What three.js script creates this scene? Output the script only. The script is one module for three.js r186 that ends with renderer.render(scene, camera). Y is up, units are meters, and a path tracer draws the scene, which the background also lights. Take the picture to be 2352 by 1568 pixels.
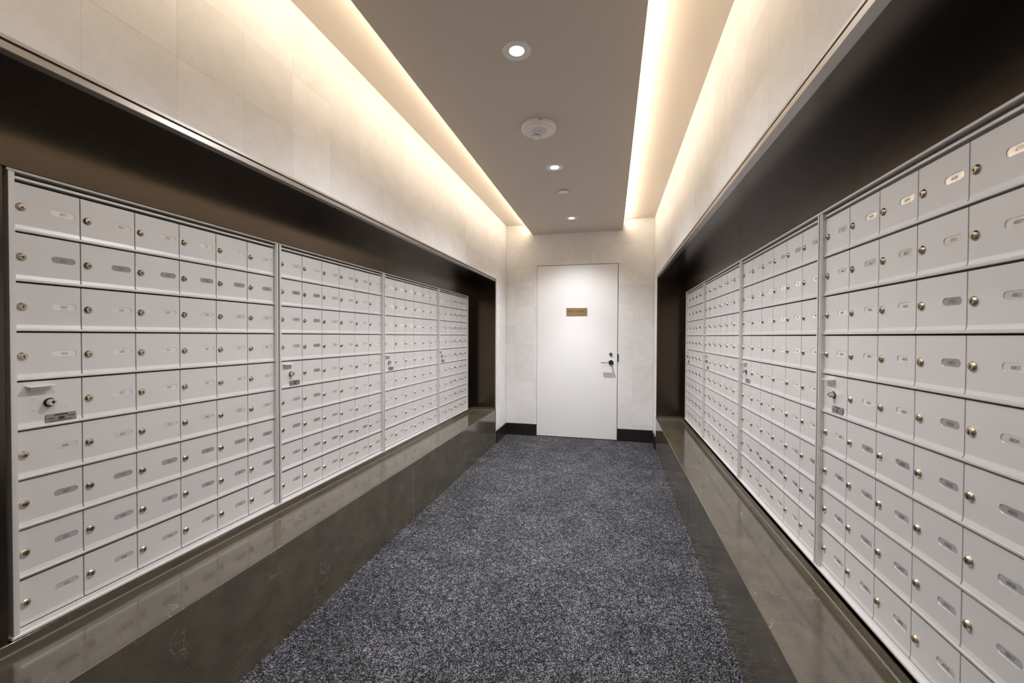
import * as THREE from 'three';
import { RoundedBoxGeometry } from 'three/addons/geometries/RoundedBoxGeometry.js';
import { mergeGeometries, toCreasedNormals } from 'three/addons/utils/BufferGeometryUtils.js';
import { RectAreaLightUniformsLib } from 'three/addons/lights/RectAreaLightUniformsLib.js';
import { FontLoader } from 'three/addons/loaders/FontLoader.js';

// ---------- camera, exposure, lights ----------
// x to the right, y up; d = distance down the corridor from the camera = -z
const scene = new THREE.Scene();
scene.background = new THREE.Color(0x000000);
const camera = new THREE.PerspectiveCamera(79.10, 1.5, 0.02, 60);
camera.position.set(0, 1.2575, 0);
camera.rotation.order = 'YXZ';
camera.rotation.set(-0.0136, 0.236, 0.0037);
camera.focus = 2.6;
camera.userData.fStop = 4.0;
const renderer = new THREE.WebGLRenderer({ antialias: true });
renderer.toneMapping = THREE.LinearToneMapping;
renderer.toneMappingExposure = 4.0;
renderer.shadowMap.enabled = true;
RectAreaLightUniformsLib.init();
const COVE_COLOR = new THREE.Color().setRGB(1.0, 0.82, 0.62), COVE_POWER = 12.2;
const SPOT_COLOR = new THREE.Color().setRGB(0.96, 0.97, 1.0), BEAM_POWER = 3.3, FLOOD_POWER = 2.35;
const DROP_Y = 2.5235, TOP_Y = 2.6517, DROP_L = -0.967, DROP_R = 0.125;
const D_END = 5.1263, D_BACK = -1.7;
const LED_Y = 2.586;
for (const side of [-1, 1]) {
  const led = new THREE.RectAreaLight(COVE_COLOR, COVE_POWER, 6.6, 0.014);
  led.name = 'cove_light';
  const x = side < 0 ? DROP_L - 0.0135 : DROP_R + 0.0135;
  led.position.set(x, LED_Y, -(D_END - 0.04 - 3.3));
  led.lookAt(x + side, LED_Y + 0.15, led.position.z);
  scene.add(led);
}
const SPOTS = [[-0.418, 1.808], [-0.424, 3.112], [-0.425, 4.485], [-0.418, 0.49]];
for (const [x, d] of SPOTS) for (const [power, angle] of [[BEAM_POWER, 0.62], [FLOOD_POWER, d > 4 ? 1.1 : 1.24]]) {   // the lamp by the door has the narrower optic
  const s = new THREE.SpotLight(SPOT_COLOR, power * (d < 1 ? 0.3 : d > 4 ? 0.84 : 1), 0, angle, 1, 2);
  s.name = 'downlight_beam';
  s.position.set(x, DROP_Y - 0.003, -d);
  s.target.position.set(x, 0, -d);
  s.castShadow = true; s.shadow.mapSize.set(1024, 1024);
  scene.add(s, s.target);
}

// ---------- helpers ----------
let seed = 20240611;
const rnd = () => { seed = (seed + 0x6d2b79f5) | 0; let t = Math.imul(seed ^ (seed >>> 15), 1 | seed); t = (t + Math.imul(t ^ (t >>> 7), 61 | t)) ^ t; return ((t ^ (t >>> 14)) >>> 0) / 4294967296; };
const used = {};
const numbered = (n) => { const k = used[n] = (used[n] ?? -1) + 1; return k ? `${n}_${String(k).padStart(3, '0')}` : n; };
function thing(name, label, category, [x, y, z] = [0, 0, 0], turn = 0, group) {
  const o = new THREE.Group();
  o.name = numbered(name); o.position.set(x, y, z); o.rotation.y = turn;
  o.userData = { label, category };
  if (group) o.userData.group = group;
  scene.add(o);
  return o;
}
function structure(name) {
  const o = new THREE.Group();
  o.name = name; o.userData = { kind: 'structure' };
  scene.add(o);
  return o;
}
function part(name, geometry, material, parent, label) {
  const m = new THREE.Mesh(geometry, material);
  m.name = name; m.castShadow = m.receiveShadow = true;
  if (label) m.userData.label = label;
  parent.add(m);
  return m;
}
// a box between world planes, d measured down the corridor
function box(x0, x1, y0, y1, d0, d1, r = 0) {
  const w = Math.abs(x1 - x0), h = Math.abs(y1 - y0), l = Math.abs(d1 - d0);
  const g = r ? new RoundedBoxGeometry(w, h, l, 2, r) : new THREE.BoxGeometry(w, h, l);
  g.translate((x0 + x1) / 2, (y0 + y1) / 2, -(d0 + d1) / 2);
  return g;
}
// uv in metres, by the face's direction
function metreUV(g) {
  const p = g.attributes.position, n = g.attributes.normal, uv = new Float32Array(p.count * 2);
  for (let i = 0; i < p.count; i++) {
    const ax = Math.abs(n.getX(i)), ay = Math.abs(n.getY(i)), az = Math.abs(n.getZ(i));
    let u, v;
    if (ay >= ax && ay >= az) { u = p.getZ(i); v = p.getX(i); } else if (ax >= az) { u = p.getZ(i); v = p.getY(i) + 0.6; } else { u = p.getX(i); v = p.getY(i); }
    uv[i * 2] = u; uv[i * 2 + 1] = v;
  }
  g.setAttribute('uv', new THREE.BufferAttribute(uv, 2));
  return g;
}
// prism: outline of [a, b] points in a plane, pushed along the corridor from d0 to d1 with x = a, y = b
function alongCorridor(points, d0, d1) {
  const s = new THREE.Shape(points.map(([a, b]) => new THREE.Vector2(a, b)));
  const g = new THREE.ExtrudeGeometry(s, { depth: d1 - d0, bevelEnabled: false });
  g.translate(0, 0, -d1);
  return g;
}
const lathe = (pts, seg = 32) => new THREE.LatheGeometry(pts.map(([r, y]) => new THREE.Vector2(r, y)), seg);

// ---------- textures ----------
function noiseGrid(n) { const a = new Float32Array(n * n); for (let i = 0; i < a.length; i++) a[i] = rnd(); return a; }
const NG = 256, grid = noiseGrid(NG);
function vnoise(x, y, per) {   // value noise that repeats every per cells
  const xi = Math.floor(x), yi = Math.floor(y), fx = x - xi, fy = y - yi, sx = fx * fx * (3 - 2 * fx), sy = fy * fy * (3 - 2 * fy);
  const m = (v) => ((v % per) + per) % per, at = (a, b) => grid[(m(b) % NG) * NG + (m(a) % NG)];
  const a = at(xi, yi), b = at(xi + 1, yi), c = at(xi, yi + 1), d = at(xi + 1, yi + 1);
  return a + (b - a) * sx + (c - a) * sy + (a - b - c + d) * sx * sy;
}
function dataTexture(w, h, f, srgb = true) {
  const data = new Uint8Array(w * h * 4);
  for (let y = 0, i = 0; y < h; y++) for (let x = 0; x < w; x++, i += 4) {
    const c = f(x / w, y / h, x, y);
    data[i] = c[0]; data[i + 1] = c[1]; data[i + 2] = c[2]; data[i + 3] = 255;
  }
  const t = new THREE.DataTexture(data, w, h);
  t.wrapS = t.wrapT = THREE.RepeatWrapping; t.magFilter = THREE.LinearFilter; t.minFilter = THREE.LinearMipmapLinearFilter; t.generateMipmaps = true;
  if (srgb) t.colorSpace = THREE.SRGBColorSpace;
  t.needsUpdate = true;
  return t;
}
// carpet: small diagonal loops of grey and near black yarn
const CARPET = 1.6;
const carpetMap = (() => {
  const N = 2048, loops = 340, rowOf = 400, tone = new Float32Array(loops * rowOf);
  for (let i = 0; i < tone.length; i++) { const r = rnd(); tone[i] = r < 0.30 ? 0.10 + 0.25 * rnd() : r < 0.72 ? 0.38 + 0.3 * rnd() : 0.7 + 0.55 * rnd(); }
  return dataTexture(N, N, (u, v) => {
    const a = u * loops + v * rowOf * 0.0, row = v * rowOf, r = Math.floor(row), s = a + (r % loops) * 0.5 ;
    const c = Math.floor(s), fx = s - c, fy = row - r;
    const hump = Math.pow(Math.max(0, 1 - Math.pow((fx - 0.5) * 2 + (fy - 0.5) * 0.7, 2)), 0.7) * Math.pow(Math.max(0, 1 - Math.pow((fy - 0.5) * 2, 4)), 0.7);
    const large = 0.86 + 0.28 * vnoise(u * 12, v * 12, 12) * 1.0;
    const clump = 0.7 + 0.6 * vnoise(u * 96, v * 96, 96);
    const t = tone[(r % rowOf) * loops + (((c % loops) + loops) % loops)];
    const k = Math.min(255, 255 * (0.05 + 0.72 * t * hump * large * clump));
    return [k * 0.985, k * 0.975, k * 1.0];
  });
})();
carpetMap.repeat.set(1 / CARPET, 1 / CARPET);
// engineered stone: warm grey ground, soft mottling, scattered pale broken veins
const STONE_W = 2.2, STONE_H = 1.1;
const stoneMap = (() => {
  const W = 2048, H = 1024, vein = new Float32Array(W * H);
  const dab = (x, y, r, a) => {
    for (let j = Math.floor(y - r - 1); j <= y + r + 1; j++) for (let i = Math.floor(x - r - 1); i <= x + r + 1; i++) {
      const q = Math.hypot(i - x, j - y) / r; if (q >= 1) continue;
      const at = (((j % H) + H) % H) * W + (((i % W) + W) % W);
      vein[at] = Math.max(vein[at], a * (1 - q * q));
    }
  };
  const wisp = (x, y, ang, len, str, depth) => {
    let on = 1;
    for (let s = 0; s < len; s++) {
      ang += (rnd() - 0.5) * 0.55; x += Math.cos(ang); y += Math.sin(ang);
      if (rnd() < 0.06) on = rnd() < 0.5 ? 0.9 : rnd() * 0.25;
      if (rnd() < 0.02) ang += (rnd() - 0.5) * 1.6;
      const fade = Math.sin(Math.PI * s / len);
      dab(x + (rnd() - 0.5) * 1.6, y + (rnd() - 0.5) * 1.6, 0.9 + rnd() * 1.1 * fade + (rnd() < 0.06 ? 1.6 : 0), on * str * fade * (0.3 + 0.7 * rnd()));
      if (depth && rnd() < 0.03) wisp(x, y, ang + (rnd() < 0.5 ? 1 : -1) * (0.5 + rnd()), 12 + rnd() * 40, str * 0.8, 0);
    }
  };
  for (let k = 0; k < 46; k++) wisp(rnd() * W, rnd() * H, rnd() * Math.PI * 2, 50 + rnd() * 170, 0.35 + 0.65 * rnd(), 1);
  for (let k = 0; k < 300; k++) dab(rnd() * W, rnd() * H, 0.9 + rnd() * 1.1, 0.15 + 0.5 * rnd() * rnd());
  return dataTexture(W, H, (u, v, x, y) => {
    const m = 0.5 * vnoise(u * 32, v * 16, 16) + 0.3 * vnoise(u * 64, v * 32, 32) + 0.2 * vnoise(u * 256, v * 128, 128);
    const k = 0.84 + 0.32 * m, e = vein[y * W + x] * 0.85;
    const mix = (a, b) => Math.min(255, a * k * (1 - e) + b * e);
    return [mix(92, 205), mix(84, 196), mix(71, 178)];
  });
})();
stoneMap.repeat.set(1 / STONE_W, 1 / STONE_H);
// parchment like wall squares: faint cloudy fibres
const paperMap = dataTexture(512, 512, (u, v) => {
  const k = 240 + 6 * (vnoise(u * 4, v * 4, 4) - 0.5) + 4 * (vnoise(u * 16, v * 16, 16) - 0.5) + 4 * (vnoise(u * 128, v * 64, 128) - 0.5) + 3 * (vnoise(u * 32, v * 128, 128) - 0.5);
  return [k, k, k];
});
// ceiling paint: almost even
const stickerMap = (() => {
  const c = document.createElement('canvas'); c.width = 256; c.height = 88;
  const g = c.getContext('2d');
  g.fillStyle = '#8f8b88'; g.fillRect(0, 0, 256, 88);
  g.fillStyle = '#35302f';
  g.fillRect(70, 8, 116, 16); g.fillRect(12, 44, 60, 9); g.fillRect(186, 34, 58, 9); g.fillRect(30, 72, 190, 7);
  g.beginPath(); g.ellipse(128, 52, 30, 16, 0, 0, 7); g.fill();
  const t = new THREE.CanvasTexture(c); t.colorSpace = THREE.SRGBColorSpace; return t;
})();

// ---------- materials ----------
const rgb = (r, g, b) => new THREE.Color().setRGB(r, g, b);
const std = (color, roughness, metalness = 0, more = {}) => new THREE.MeshPhysicalMaterial({ color, roughness, metalness, ...more });
const M = {
  carpet: std(rgb(0.62, 0.62, 0.64), 0.95, 0, { map: carpetMap, bumpMap: carpetMap, bumpScale: 0.003, specularIntensity: 0.2 }),
  stone: std(rgb(0.72, 0.72, 0.685), 0.13, 0, { map: stoneMap, ior: 1.95 }),
  wallPaint: std(rgb(0.74, 0.69, 0.63), 0.7),
  ceiling: std(rgb(0.64, 0.575, 0.50), 0.75),
  dropped: std(rgb(0.61, 0.54, 0.47), 0.7),
  blackPanel: std(rgb(0.003, 0.0024, 0.002), 0.22, 0, { ior: 1.85, specularColor: rgb(1.0, 0.80, 0.62) }),
  void: std(rgb(0.006, 0.005, 0.005), 0.9),
  brushed: std(rgb(0.47, 0.44, 0.41), 0.3, 1),
  bead: std(rgb(0.5, 0.47, 0.44), 0.4, 0.8),
  silver: std(rgb(0.70, 0.685, 0.68), 0.42, 0.2),
  frameSilver: std(rgb(0.72, 0.705, 0.70), 0.34, 0.35),
  foil: std(rgb(0.84, 0.83, 0.83), 0.12, 0.68),
  print: std(rgb(0.05, 0.045, 0.045), 0.5),
  nickel: std(rgb(0.62, 0.54, 0.43), 0.2, 1),
  chrome: std(rgb(0.72, 0.71, 0.71), 0.12, 1),
  dark: std(rgb(0.012, 0.011, 0.01), 0.35),
  base: std(rgb(0.018, 0.013, 0.012), 0.3),
  door: std(rgb(0.80, 0.79, 0.785), 0.45),
  brass: std(rgb(0.72, 0.57, 0.36), 0.3, 1),
  brassDark: std(rgb(0.06, 0.035, 0.015), 0.5),
  blackMetal: std(rgb(0.010, 0.010, 0.010), 0.3),
  whitePlastic: std(rgb(0.80, 0.76, 0.72), 0.4),
  fixtureWhite: std(rgb(0.80, 0.78, 0.76), 0.45),
  grille: std(rgb(0.20, 0.19, 0.18), 0.6),
  sticker: std(rgb(0.9, 0.9, 0.9), 0.3, 0.2, { map: stickerMap }),
  glowCool: new THREE.MeshStandardMaterial({ color: 0x222222, emissive: rgb(1, 1, 1), emissiveIntensity: 6 }),
  glowWarm: new THREE.MeshStandardMaterial({ color: 0x222222, emissive: rgb(1, 0.86, 0.68), emissiveIntensity: 3 }),
};
M.paper = [];
for (let k = 0; k < 8; k++) {
  const t = paperMap.clone(); t.offset.set(rnd(), rnd()); t.rotation = k % 2 ? Math.PI / 2 : 0; t.needsUpdate = true;
  const q = 0.93 + 0.09 * [0.5, 0.2, 0.8, 0.35, 1, 0.6, 0.05, 0.7][k];
  M.paper.push(std(rgb(0.90 * q, 0.885 * q, 0.87 * q), 0.5 + 0.04 * (k % 3), 0, { map: t, specularIntensity: 0.6 }));
}

// ---------- room shell ----------
const XL = -1.307, XR = 0.484;              // finished wall faces
const NL = { d0: 0.5, d1: 4.6097 }, NR = { d0: 0.5, d1: 4.7745 };   // niches
const floor = part('floor', metreUV(box(-1.9, 1.1, -0.12, 0, D_BACK - 0.2, D_END + 0.2)), M.carpet, scene);
floor.userData.kind = 'structure';

const ceiling = structure('ceiling');
part('ceiling_slab', box(-1.9, 1.1, TOP_Y, TOP_Y + 0.14, D_BACK - 0.2, D_END + 0.2), M.ceiling, ceiling);
{
  const s = new THREE.Shape();
  s.moveTo(DROP_L, D_BACK); s.lineTo(DROP_R, D_BACK); s.lineTo(DROP_R, D_END); s.lineTo(DROP_L, D_END); s.closePath();
  for (const [x, d] of SPOTS) { const h = new THREE.Path(); h.absarc(x, d, 0.055, 0, Math.PI * 2, true); s.holes.push(h); }
  const g = new THREE.ExtrudeGeometry(s, { depth: 0.015, bevelEnabled: false, curveSegments: 24 });
  g.rotateX(-Math.PI / 2);   // shape's second axis becomes -z, its depth becomes +y
  g.translate(0, DROP_Y, 0);
  const sides = [box(DROP_L, DROP_L + 0.015, DROP_Y + 0.015, TOP_Y, D_BACK, D_END), box(DROP_R - 0.015, DROP_R, DROP_Y + 0.015, TOP_Y, D_BACK, D_END)].map((b) => b.toNonIndexed());
  part('dropped_panel', mergeGeometries([g, ...sides]), M.dropped, ceiling);
}

const tileCache = {};
function tile(parent, plane, at, a0, a1, y0, y1, out) {
  // plane 'x': face at x = at looking along out; a = d.  plane 'z': face at d = at looking towards the camera; a = x.
  const w = a1 - a0 - 0.0004, h = y1 - y0 - 0.0004, T = 0.0015 + 0.0003 * rnd();
  if (w < 0.006 || h < 0.006) return;
  const key = `${w.toFixed(4)},${h.toFixed(4)}`;
  const g = tileCache[key] ??= (() => {
    const b = new THREE.BoxGeometry(w, h, 0.003), uv = b.attributes.uv;
    for (let i = 0; i < uv.count; i++) uv.setXY(i, uv.getX(i) * w / 0.24, uv.getY(i) * h / 0.24);
    return b;
  })();
  const m = part('wall_panel', g, M.paper[Math.floor(rnd() * 8)], parent);
  if (plane === 'x') { m.rotation.y = out * Math.PI / 2; m.position.set(at + out * (T - 0.0015), (y0 + y1) / 2, -(a0 + a1) / 2); } else m.position.set((a0 + a1) / 2, (y0 + y1) / 2, -at + (T - 0.0015));
}
function tileArea(parent, plane, at, out, aLines, yLines, a0, a1, y0, y1) {
  const cut = (lines, lo, hi) => [lo, ...lines.filter((v) => v > lo + 0.004 && v < hi - 0.004), hi];
  const A = cut(aLines, a0, a1), Y = cut(yLines, y0, y1);
  for (let i = 0; i + 1 < A.length; i++) for (let j = 0; j + 1 < Y.length; j++) tile(parent, plane, at, A[i], A[i + 1], Y[j], Y[j + 1], out);
}
const series = (from, step, n) => Array.from({ length: n }, (_, k) => from + step * k);
const YL = series(0.199, 0.2395, 11);
function sideWall(name, side, X, N, lintelY, dLines, panelX, mail) {
  const w = structure(name), far = X + side * 0.62, face = X + side * 0.005, s = side;
  const b = (xa, xb, ...r) => box(Math.min(xa, xb), Math.max(xa, xb), ...r);
  part('wall_lintel', b(face, far, lintelY, TOP_Y + 0.1, D_BACK - 0.2, D_END + 0.2), M.wallPaint, w);
  part('wall_pier', b(face, far, 0, lintelY, N.d1 + 0.031, D_END + 0.2), M.wallPaint, w);
  part('wall_pier', b(face, far, 0, lintelY, D_BACK - 0.2, N.d0 - 0.031), M.wallPaint, w);
  part('wall_backing', b(panelX + s * 0.14, far, 0, lintelY, N.d0 - 0.031, N.d1 + 0.031), M.void, w);
  // recess core around the mailboxes (dark)
  part('wall_core', mergeGeometries([
    b(X + s * 0.03, panelX + s * 0.14, mail.soffit + 0.004, lintelY, N.d0 - 0.031, N.d1 + 0.031),
    b(X + s * 0.03, panelX + s * 0.14, 0.2, mail.soffit + 0.004, N.d1 + 0.004, N.d1 + 0.031),
    b(X + s * 0.03, panelX + s * 0.14, 0.2, mail.soffit + 0.004, N.d0 - 0.031, N.d0 - 0.004),
  ]), M.void, w);
  // lining: black panels with fine seams
  const t = 0.004, p1 = panelX + s * t, seam = mail.seam, gp = 0.0015;
  const lining = (...g) => part('niche_panel', b(...g), M.blackPanel, w);
  lining(panelX, p1, mail.top + 0.003, mail.soffit, N.d0, seam - gp);
  lining(panelX, p1, mail.top + 0.003, mail.soffit, seam + gp, N.d1);
  lining(panelX, p1, mail.bench, mail.top, N.d0, mail.d0 - 0.004);
  lining(panelX, p1, mail.bench, mail.top, mail.d1 + 0.004, N.d1);
  lining(X + s * 0.028, panelX, mail.soffit, mail.soffit + t, N.d0, mail.soffitSeam - gp);
  lining(X + s * 0.028, panelX, mail.soffit, mail.soffit + t, mail.soffitSeam + gp, N.d1);
  lining(X + s * 0.004, panelX, mail.bench, mail.soffit, N.d1, N.d1 + t);
  lining(X + s * 0.004, panelX, mail.bench, mail.soffit, N.d0 - t, N.d0);
  // wall squares
  const at = X + s * 0.0035;
  tileArea(w, 'x', at, -s, dLines, YL, 0.05, D_END, lintelY, TOP_Y);
  tileArea(w, 'x', at, -s, dLines, YL, N.d1 + 0.031, D_END - 0.0, 0.146, lintelY);
  return w;
}
const ML = { side: -1, d0: 0.760, d1: 4.424, y0: 0.4252, top: 1.7035, bench: 0.394, soffit: 1.887, seam: 2.675, soffitSeam: 2.665 };
const MR = { side: 1, d0: 0.785, d1: 4.552, y0: 0.4076, top: 1.7132, bench: 0.357, soffit: 1.896, seam: 2.74, soffitSeam: 2.735 };
const PL = -1.576, PR = 0.746;
sideWall('wall_left', -1, XL, NL, 1.919, series(0.057, 0.238, 24), PL, ML);
sideWall('wall_right', 1, XR, NR, 1.930, series(0.01, 0.2475, 24), PR, MR);

// metal trims round the niche openings
function nicheTrim(name, s, X, N, y, mail) {
  const t = structure(name), b = (xa, xb, ...r) => box(Math.min(xa, xb), Math.max(xa, xb), ...r);
  const { bead0, bead1, bar0, bar1 } = y, d1 = N.d1 + 0.0005;
  const xf = X - s * 0.002, xi = X + s * 0.028;
  const joints = [N.d0 - 0.018, N.d0 + 0.1, 2.645, N.d1 + 0.018];
  part('trim_bar', mergeGeometries([b(xf, xi, bar0, bar1, joints[0], joints[2] - 0.0008, 0.0012), b(xf, xi, bar0, bar1, joints[2] + 0.0008, joints[3], 0.0012)]), M.brushed, t);
  part('trim_bar', b(xf, xi, mail.bench + 0.031, bar0, d1, N.d1 + 0.018, 0.0012), M.brushed, t);
  part('trim_bar', b(xf, xi, mail.bench + 0.031, bar0, N.d0 - 0.018, N.d0 - 0.0005, 0.0012), M.brushed, t);
  part('trim_bead', b(X - s * 0.001, xi, bead0, bead1, N.d0 - 0.031, N.d1 + 0.031), M.bead, t);
  part('trim_bead', b(X - s * 0.001, xi, 0.0, bead0, N.d1 + 0.024, N.d1 + 0.031), M.bead, t);
  part('trim_bead', b(X - s * 0.001, xi, 0.0, bead0, N.d0 - 0.031, N.d0 - 0.024), M.bead, t);
  part('shadow_gap', mergeGeometries([b(X + s * 0.010, xi, bar1, bead0, N.d0 - 0.024, N.d1 + 0.024), b(X + s * 0.010, xi, mail.bench, bead0, N.d1 + 0.018, N.d1 + 0.024), b(X + s * 0.010, xi, mail.bench, bead0, N.d0 - 0.024, N.d0 - 0.018)]), M.void, t);
}
nicheTrim('trim_1', -1, XL, NL, { bead1: 1.919, bead0: 1.910, bar1: 1.9035, bar0: 1.886 }, ML);
nicheTrim('trim_2', 1, XR, NR, { bead1: 1.930, bead0: 1.9215, bar1: 1.9145, bar0: 1.895 }, MR);

// end wall with the flush door
const DX0 = -0.909, DX1 = 0.0700, DH = 2.130;
const wallBack = structure('wall_back');
part('wall_lintel', box(-1.9, 1.1, DH + 0.006, TOP_Y + 0.1, D_END + 0.0035, D_END + 0.2), M.wallPaint, wallBack);
part('wall_pier', box(-1.9, DX0 - 0.003, 0, DH + 0.006, D_END + 0.0035, D_END + 0.2), M.wallPaint, wallBack);
part('wall_pier', box(DX1 + 0.0065, 1.1, 0, DH + 0.006, D_END + 0.0035, D_END + 0.2), M.wallPaint, wallBack);
{
  const A = series(-1.19, 0.2395, 8);
  const area = (...r) => tileArea(wallBack, 'z', D_END + 0.0025, 1, A, YL, ...r);
  area(XL, DX0 - 0.003, 0.146, DH + 0.006); area(DX1 + 0.0065, XR, 0.146, DH + 0.006); area(XL, XR, DH + 0.006, TOP_Y);
}
const wallFront = structure('wall_front');
part('wall_slab', box(-1.9, 1.1, 0, TOP_Y + 0.1, D_BACK - 0.2, D_BACK), M.wallPaint, wallFront);

const baseboard = (name, g) => { const m = part(name, g, M.base, scene); m.userData.kind = 'structure'; };
baseboard('baseboard_left', box(XL - 0.004, XL + 0.012, 0, 0.146, NL.d1 + 0.031, D_END, 0.002));
baseboard('baseboard_right', box(XR - 0.012, XR + 0.004, 0, 0.146, NR.d1 + 0.031, D_END, 0.002));
baseboard('baseboard_back', mergeGeometries([box(XL, DX0 - 0.003, 0, 0.146, D_END - 0.012, D_END + 0.004, 0.002), box(DX1 + 0.0065, XR, 0, 0.146, D_END - 0.012, D_END + 0.004, 0.002)]));

const door = structure('door_1');
part('door_slab', box(DX0, DX1, 0.008, DH, D_END, D_END + 0.045, 0.0015), M.door, door);
part('door_jamb', mergeGeometries([box(DX0 - 0.003, DX1 + 0.0065, 0, DH + 0.006, D_END + 0.05, D_END + 0.19)]), M.void, door);
{
  // lever: rose, neck and a flat blade whose shadow falls on the slab
  const hx = -0.003, hy = 0.941, z = -D_END;
  const rose = new THREE.CylinderGeometry(0.0285, 0.0285, 0.009, 40); rose.rotateX(Math.PI / 2); rose.translate(hx, hy, z + 0.0045);
  const neck = new THREE.CylinderGeometry(0.0095, 0.0095, 0.05, 24); neck.rotateX(Math.PI / 2); neck.translate(hx, hy, z + 0.032);
  const blade = new RoundedBoxGeometry(0.128, 0.008, 0.021, 3, 0.0028); blade.translate(hx - 0.055, hy - 0.001, z + 0.0565);
  const h = part('lever_handle', mergeGeometries([rose, neck]), M.blackMetal, door, 'black lever handle');
  part('lever_blade', blade, M.blackMetal, h);
  const dx = -0.006, dy = 1.041;
  const cyl = lathe([[0.0001, 0.012], [0.009, 0.012], [0.0105, 0.013], [0.0155, 0.0125], [0.018, 0.010], [0.018, 0]], 36);
  cyl.rotateX(Math.PI / 2); cyl.translate(dx, dy, z);
  const db = part('deadbolt', cyl, M.blackMetal, door, 'black round deadbolt cylinder');
  const core = new THREE.CylinderGeometry(0.0085, 0.0085, 0.004, 28); core.rotateX(Math.PI / 2); core.translate(dx, dy, z + 0.0125);
  part('key_core', core, M.brass, db);
  const slot = new THREE.BoxGeometry(0.0016, 0.009, 0.001); slot.translate(dx, dy, z + 0.0148);
  part('keyhole', slot, M.void, db);
  part('strike_plate', box(DX1 + 0.001, DX1 + 0.016, 0.952, 1.043, D_END - 0.003, D_END + 0.004, 0.0012), M.blackMetal, door, 'black strike plate');
}

// ---------- stone ledges below the mailboxes ----------
function stoneLedge(label, s, X, N, y, upX, frontJoint) {
  const dm = (N.d0 + N.d1) / 2, t = thing('stone_ledge', label, 'ledge', [(X + upX) / 2, 0, -dm]);
  const [px, , pz] = t.position.toArray();
  const local = (g) => { metreUV(g); g.translate(-px, 0, -pz); return g; };
  const b = (xa, xb, ...r) => box(Math.min(xa, xb), Math.max(xa, xb), ...r);
  const th = 0.03, c = 0.0022, e = upX + s * 0.008;
  // slab with a small chamfer on its front edge
  const pts = [[X, y - th], [X, y - c], [X + s * c, y], [e, y], [e, y - th]];
  part('ledge_top', local(alongCorridor(pts, N.d0, N.d1)), M.stone, t);
  const cuts = [N.d0, ...frontJoint, N.d1];
  for (let i = 0; i + 1 < cuts.length; i++) part('front_panel', local(b(X + s * 0.0004, X + s * 0.02, 0, y - th, cuts[i] + (i ? 0.0008 : 0), cuts[i + 1] - 0.0008)), M.stone, t);
  for (const j of frontJoint) part('joint', local(b(X + s * 0.0002, X + s * 0.01, 0, y - th, j - 0.0022, j + 0.0022)), M.bead, t);
  part('upstand', local(b(upX, e, y, y + 0.029, N.d0 + 0.008, N.d1 - 0.008, 0.001)), M.stone, t);
  part('upstand', local(b(X + s * 0.003, e, y, y + 0.029, N.d1 - 0.008, N.d1, 0.001)), M.stone, t);
  part('upstand', local(b(X + s * 0.003, e, y, y + 0.029, N.d0, N.d0 + 0.008, 0.001)), M.stone, t);
  // pale sealant line at the back edge
  part('sealant', local(mergeGeometries([b(upX - s * 0.0022, upX, y, y + 0.0022, N.d0 + 0.008, N.d1 - 0.008), b(X + s * 0.003, upX, y, y + 0.0022, N.d1 - 0.0102, N.d1 - 0.008)])), M.bead, t);
  return t;
}
stoneLedge('long brown-grey veined stone ledge below the mailboxes on the left wall', -1, -1.307, NL, 0.394, -1.568, [2.575]);
stoneLedge('long brown-grey veined stone ledge below the mailboxes on the right wall', 1, 0.480, NR, 0.357, 0.738, [2.72]);

// ---------- mailboxes ----------
const font = await new FontLoader().loadAsync('fonts/droid/droid_sans_regular.typeface.json');
const digit = {};
for (const c of '0123456789') {
  const g = new THREE.ShapeGeometry(font.generateShapes(c, 0.0074), 3);
  g.computeBoundingBox(); const bb = g.boundingBox;
  digit[c] = g.translate(-(bb.min.x + bb.max.x) / 2, -(bb.min.y + bb.max.y) / 2, 0);
}
const numberCache = {};
function numberGeometry(n) {
  const s = String(n), step = 0.0052;
  return numberCache[s] ??= mergeGeometries([...s].map((c, i) => digit[c].clone().translate((i - (s.length - 1) / 2) * step, 0, 0)));
}
function pill(w, h, seg = 8) {
  const s = new THREE.Shape(), r = h / 2, x = w / 2 - r;
  s.moveTo(-x, -r); s.lineTo(x, -r); s.absarc(x, 0, r, -Math.PI / 2, Math.PI / 2, false); s.lineTo(-x, r); s.absarc(-x, 0, r, Math.PI / 2, Math.PI * 1.5, false);
  return s;
}
// shapes shared by every door; local x to the right, y up, z out of the wall
const lockGeometry = (() => { const g = lathe([[0.0001, 0.0062], [0.0072, 0.0060], [0.0078, 0.0056], [0.0108, 0.0022], [0.0112, 0.0012], [0.0112, 0]], 28); return g.rotateX(Math.PI / 2); })();
const keyholeGeometry = (() => { const a = new THREE.CylinderGeometry(0.0022, 0.0022, 0.0006, 14); a.rotateX(Math.PI / 2); const b = new THREE.BoxGeometry(0.0016, 0.0050, 0.0006); b.translate(0, -0.0025, 0); return mergeGeometries([a, b]).translate(0.0006, -0.0006, 0.0063); })();
const plateGeometry = new THREE.ExtrudeGeometry(pill(0.0556, 0.0180), { depth: 0.0012, bevelEnabled: false, curveSegments: 10 });
const masterLock = (() => { const g = lathe([[0.0001, 0.017], [0.0032, 0.017], [0.0034, 0.0185], [0.0086, 0.0185], [0.0094, 0.0178], [0.0094, 0.003], [0.0128, 0.0028], [0.0132, 0.0012], [0.0132, 0]], 32); return g.rotateX(Math.PI / 2); })();
const masterHole = (() => { const a = new THREE.CylinderGeometry(0.0033, 0.0033, 0.001, 16); a.rotateX(Math.PI / 2); return a.translate(0, 0, 0.0172); })();
const masterRing = (() => { const g = new THREE.TorusGeometry(0.0118, 0.0016, 8, 32); return g.translate(0, 0, 0.0022); })();
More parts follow.
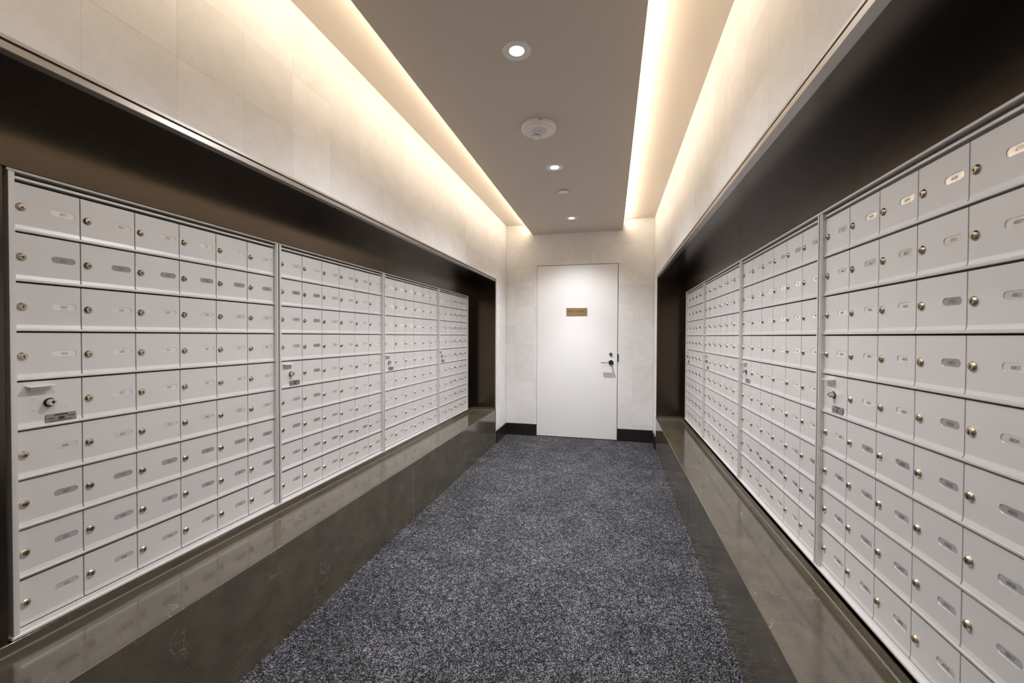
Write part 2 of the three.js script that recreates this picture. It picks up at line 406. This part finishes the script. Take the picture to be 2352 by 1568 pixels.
const rivetGeometry = (() => { const g = lathe([[0.0001, 0.0008], [0.0022, 0.0006], [0.0032, 0]], 16); return g.rotateX(Math.PI / 2); })();
const STILE = 0.017, HEAD = 0.0232, FOOT = 0.0215, FACE = -0.015, RAIL = 0.0068;
function doorGeometry(w, h, withSlot) {
  // flat face with a pill-shaped window, a flare at its foot, folded edges behind
  const flare = 0.012, out = 0.0026, f = -0.0, back = -0.018;
  const s = new THREE.Shape(); s.moveTo(-w / 2, flare); s.lineTo(w / 2, flare); s.lineTo(w / 2, h); s.lineTo(-w / 2, h); s.closePath();
  if (withSlot) { const p = pill(0.0560, 0.0184).getPoints(8).map((v) => new THREE.Vector2(v.x + withSlot[0] - w / 2, v.y + withSlot[1])); s.holes.push(new THREE.Path(p.reverse())); }
  const face = new THREE.ExtrudeGeometry(s, { depth: 0.0022, bevelEnabled: false, curveSegments: 8 }).translate(0, 0, -0.0022);
  const prof = new THREE.Shape();   // drawn as (z, y)
  prof.moveTo(back, 0); prof.lineTo(out, 0);
  for (let k = 1; k <= 6; k++) { const q = k / 6; prof.lineTo(out * Math.pow(1 - q, 1.9), flare * q); }
  prof.lineTo(back, flare); prof.closePath();
  const foot = new THREE.ExtrudeGeometry(prof, { depth: w, bevelEnabled: false }).rotateY(-Math.PI / 2).translate(w / 2, 0, 0);
  const body = new THREE.BoxGeometry(w, h - flare, 0.015).translate(0, (h + flare) / 2, -0.0107).toNonIndexed();
  const g = mergeGeometries([face, foot, body]);
  return toCreasedNormals(g, 0.5);
}
let nextBox = { floor: 4, unit: 2 };
function takeNumber() {
  const n = nextBox.floor * 100 + nextBox.unit, most = nextBox.floor < 7 ? 7 : 9;
  if (++nextBox.unit > most) { nextBox.floor++; nextBox.unit = 1; }
  return n;
}
function mailboxUnit(label, cols, W, H, position, turn) {
  const u = thing('mailbox_unit', label, 'mailboxes', position, turn, 'silver mailbox banks');
  const rowH = (H - HEAD - FOOT) / 9, colW = (W - 2 * STILE) / cols, gap = 0.0032, g0 = 0.004;
  const bx = (x0, x1, y0, y1, z0, z1, r = 0) => { const g = r ? new RoundedBoxGeometry(x1 - x0, y1 - y0, z1 - z0, 2, r) : new THREE.BoxGeometry(x1 - x0, y1 - y0, z1 - z0); return g.translate((x0 + x1) / 2, (y0 + y1) / 2, (z0 + z1) / 2); };
  // frame: top and foot trims run the full width, stiles stand back by a groove
  part('top_trim', bx(0.0004, W - 0.0004, H - 0.0068, H, -0.04, 0, 0.0012), M.frameSilver, u);
  part('header', bx(STILE, W - STILE, H - HEAD + 0.0012, H - 0.0146, -0.04, -0.0125, 0.0006), M.frameSilver, u);
  part('foot_trim', bx(0.0004, W - 0.0004, 0, 0.0085, -0.04, 0.0008, 0.0016), M.frameSilver, u);
  part('foot_trim', bx(STILE, W - STILE, 0.0085, FOOT - 0.0035, -0.04, -0.011, 0.0010), M.frameSilver, u);
  for (const [a, b, c] of [[g0, 0.0125, STILE + 0.0012], [W - g0, W - 0.0125, W - STILE - 0.0012]]) {
    part('stile', bx(Math.min(a, b), Math.max(a, b), 0.0085, H - 0.0068, -0.04, -0.0005, 0.0010), M.frameSilver, u);
    part('stile_lip', bx(Math.min(b, c), Math.max(b, c), 0.0085, H - 0.0068, -0.04, -0.0030, 0.0010), M.frameSilver, u);
  }
  part('housing', bx(0.001, W - 0.001, 0.002, H - 0.002, -0.13, -0.036), M.void, u);
  for (let r = 1; r < 9; r++) { const y = FOOT + r * rowH; part('row_rail', bx(STILE + 0.0014, W - STILE - 0.0014, y - RAIL / 2, y + RAIL / 2, -0.036, FACE + 0.0052, 0.0012), M.frameSilver, u); }
  const dw = colW - gap, dh = rowH - RAIL - 0.0052, lx = 0.108 * colW / 0.150;
  const plain = doorGeometry(dw, dh, [lx, dh * 0.5 + 0.002]), master = doorGeometry(dw, dh, null);
  for (let c = 0; c < cols; c++) for (let r = 0; r < 9; r++) {
    const isMaster = c === 0 && r === 4;
    const d = part(isMaster ? 'master_door' : 'mailbox_door', isMaster ? master : plain, M.silver, u);
    const bottom = FOOT + (8 - r) * rowH + (r === 8 ? 0.0008 : RAIL / 2 + 0.0006);
    d.position.set(STILE + colW * (c + 0.5), bottom, FACE);
    const at = (m, x, y, z) => { m.position.set(x - dw / 2, y, z); return m; };
    if (isMaster) {
      const my = dh * 0.49;
      const shelf = new RoundedBoxGeometry(0.058, 0.0022, 0.020, 2, 0.0009).rotateX(0.12).translate(0.0, 0.0, 0.0105);
      const plate = new RoundedBoxGeometry(0.046, 0.013, 0.0025, 2, 0.0009).translate(0.004, -0.0068, 0.0012);
      at(part('door_pull', mergeGeometries([shelf, plate]), M.frameSilver, d, 'bright metal pull tab'), 0.049, dh - 0.0135, 0);
      at(part('lock', masterLock, M.chrome, d, 'chrome tubular lock'), 0.071, my, 0);
      at(part('lock_ring', masterRing, M.dark, d), 0.071, my, 0);
      at(part('keyhole', masterHole, M.void, d), 0.071, my, 0);
      for (const [rx, ry] of [[0.038, 0.017], [0.110, 0.017], [0.038, -0.016], [0.110, -0.016]]) at(part('rivet', rivetGeometry, M.silver, d), rx, my + ry, 0);
      at(part('maker_label', new RoundedBoxGeometry(0.070, 0.0235, 0.001, 2, 0.0004), M.sticker, d, 'small grey metal label with dark print'), 0.097, 0.0145, 0.0022).rotation.x = -0.08;
    } else {
      at(part('lock', lockGeometry, M.nickel, d), 0.0165, dh * 0.5 - 0.002, 0);
      at(part('keyhole', keyholeGeometry, M.void, d), 0.0165, dh * 0.5 - 0.002, 0);
      at(part('number_plate', plateGeometry, M.foil, d), lx, dh * 0.5 + 0.002, -0.0023);
      at(part('box_number', numberGeometry(takeNumber()), M.print, d), lx, dh * 0.5 + 0.002, -0.0009);
    }
  }
  return u;
}
const LH = ML.top - ML.y0, RH = MR.top - MR.y0, LX = -1.570, RX = 0.740;
const ld = [0.760, 1.689, 2.645, 3.610, 4.424], rd = [4.552, 3.7045, 2.7094, 1.747, 0.785];
const LABEL_L = ['silver mailbox bank nearest the camera on the left wall', 'second silver mailbox bank from the camera on the left wall', 'six-column silver mailbox bank next to the narrow far one, left wall', 'narrow five-column silver mailbox bank at the far end of the left wall'];
const LABEL_R = ['narrow five-column silver mailbox bank at the far end of the right wall', 'six-column silver mailbox bank next to the narrow far one, right wall', 'second silver mailbox bank from the camera on the right wall', 'silver mailbox bank on the right wall, cut off by the right photo edge'];
for (let k = 0; k < 4; k++) mailboxUnit(LABEL_L[k], k === 3 ? 5 : 6, ld[k + 1] - ld[k], LH, [LX, ML.y0, -ld[k]], Math.PI / 2);
for (let k = 0; k < 4; k++) mailboxUnit(LABEL_R[k], k === 0 ? 5 : 6, rd[k] - rd[k + 1], RH, [RX, MR.y0, -rd[k]], -Math.PI / 2);

// ---------- sign on the door ----------
{
  const t = thing('door_sign', 'small brass sign reading PARCEL STORAGE on the white door', 'sign', [-0.4160, 1.5085, -D_END]);
  part('plate', new RoundedBoxGeometry(0.254, 0.097, 0.006, 3, 0.0012).translate(0, 0.0485, 0.0031), M.brass, t);
  const g = new THREE.ShapeGeometry(font.generateShapes('PARCEL STORAGE', 0.0215), 4);
  g.computeBoundingBox(); const bb = g.boundingBox, k = 0.204 / (bb.max.x - bb.min.x);
  g.translate(-(bb.min.x + bb.max.x) / 2, 0, 0).scale(k, 1, 1).translate(-0.003, 0.0405, 0.0064);
  part('lettering', g, M.brassDark, t, 'dark brown capital letters');
  const dots = [];
  for (let i = 0; i < 14; i++) for (const [a, b] of [[0, 0], [0.0022, 0], [0, 0.0024], [0.0022, 0.0048]]) if ((i * 7 + a * 3000 + b * 1000) % 3 < 2) dots.push(new THREE.SphereGeometry(0.0007, 6, 4).translate(-0.042 + i * 0.0066 + a, 0.0165 + b, 0.0061));
  part('braille', mergeGeometries(dots), M.brass, t);
}

// ---------- ceiling fittings ----------
const SPOT_LABELS = ['recessed white downlight nearest the camera, at the top of the photo', 'middle recessed white downlight, between round sensor and small flat disc', 'recessed white downlight farthest from the camera, just before the door wall', 'recessed white downlight above the camera, outside the frame'];
SPOTS.forEach(([x, d], i) => {
  const t = thing('downlight', SPOT_LABELS[i], 'downlight', [x, DROP_Y, -d], 0, 'recessed ceiling downlights');
  part('trim_ring', lathe([[0.0325, 0.010], [0.0325, 0.0005], [0.0345, -0.0018], [0.060, -0.0022], [0.0640, -0.0012], [0.0645, 0.0]], 48), M.fixtureWhite, t);
  part('reflector', lathe([[0.0325, 0.010], [0.0300, 0.022], [0.0290, 0.030]], 40), M.fixtureWhite, t);
  part('lens', lathe([[0.0001, 0.0080], [0.018, 0.0085], [0.0285, 0.012]], 36), M.glowCool, t, 'glowing white lens');
});
{
  const t = thing('occupancy_sensor', 'round white ceiling occupancy sensor with speckled grille and small dome', 'sensor', [-0.437, DROP_Y, -2.487]);
  part('housing', lathe([[0.0001, -0.030], [0.085, -0.030], [0.0925, -0.0285], [0.0935, -0.0265], [0.098, -0.0265], [0.1035, -0.022], [0.1045, -0.014], [0.1030, -0.0125], [0.1030, -0.0105], [0.1045, -0.009], [0.1040, 0]], 64), M.whitePlastic, t);
  part('grille', new THREE.CylinderGeometry(0.050, 0.050, 0.0008, 48).translate(0.006, -0.0303, 0.012), M.whitePlastic, t);
  const holes = [];
  for (let r = 1; r < 12; r++) { const n = Math.round(r * 6.2); for (let k = 0; k < n; k++) { const a = (k / n) * Math.PI * 2 + r * 0.35; holes.push(new THREE.CylinderGeometry(0.0010, 0.0010, 0.0004, 6).translate(0.006 + Math.cos(a) * r * 0.0041, -0.0308, 0.012 + Math.sin(a) * r * 0.0041)); } }
  holes.push(new THREE.CylinderGeometry(0.0032, 0.0032, 0.0006, 12).translate(0.004, -0.0309, 0.012), new THREE.CylinderGeometry(0.002, 0.002, 0.0006, 10).translate(0.012, -0.0309, 0.010));
  for (const [a, b] of [[-0.066, -0.046], [0.010, -0.066]]) holes.push(new THREE.CylinderGeometry(0.002, 0.002, 0.0006, 10).translate(a, -0.0301, b));
  const hm = part('perforations', mergeGeometries(holes), M.grille, t); hm.userData.kind = 'stuff';
  const dome = lathe([[0.0001, -0.018], [0.008, -0.0172], [0.016, -0.0140], [0.022, -0.008], [0.0240, -0.0015], [0.0240, 0]], 32);
  part('sensor_dome', dome.translate(-0.025, -0.030, -0.052), M.whitePlastic, t, 'white translucent dome');
  part('dome_ring', new THREE.TorusGeometry(0.0262, 0.0018, 8, 40).rotateX(Math.PI / 2).translate(-0.025, -0.0300, -0.052), M.grille, t);
  part('side_slot', new RoundedBoxGeometry(0.024, 0.004, 0.004, 2, 0.001).rotateY(0.30).translate(0.030, -0.0065, 0.0993), M.grille, t);
}
{
  const t = thing('sprinkler_cover', 'small flat white disc on the ceiling between the middle and far downlights', 'sprinkler cover', [-0.418, DROP_Y, -3.634]);
  part('cover_plate', lathe([[0.0001, -0.0085], [0.043, -0.0085], [0.0445, -0.0078], [0.0445, -0.0062], [0.0001, -0.0058]], 44), M.whitePlastic, t);
  part('collar', lathe([[0.0001, -0.0060], [0.030, -0.0060], [0.030, 0]], 32), M.grille, t);
}
for (const s of [-1, 1]) {
  const x = s < 0 ? DROP_L : DROP_R, dm = D_END - 0.04 - 3.3;
  const t = thing('led_strip', s < 0 ? 'warm white LED strip along the left edge of the dropped ceiling' : 'warm white LED strip along the right edge of the dropped ceiling', 'strip light', [x, LED_Y - 0.010, -dm], 0, 'cove light strips');
  part('channel', new THREE.BoxGeometry(0.008, 0.020, 6.6).translate(s * 0.004, 0.010, 0), M.fixtureWhite, t);
  part('diffuser', new RoundedBoxGeometry(0.004, 0.015, 6.59, 2, 0.0012).translate(s * 0.0095, 0.010, 0), M.glowWarm, t, 'glowing diffuser');
}

renderer.render(scene, camera);
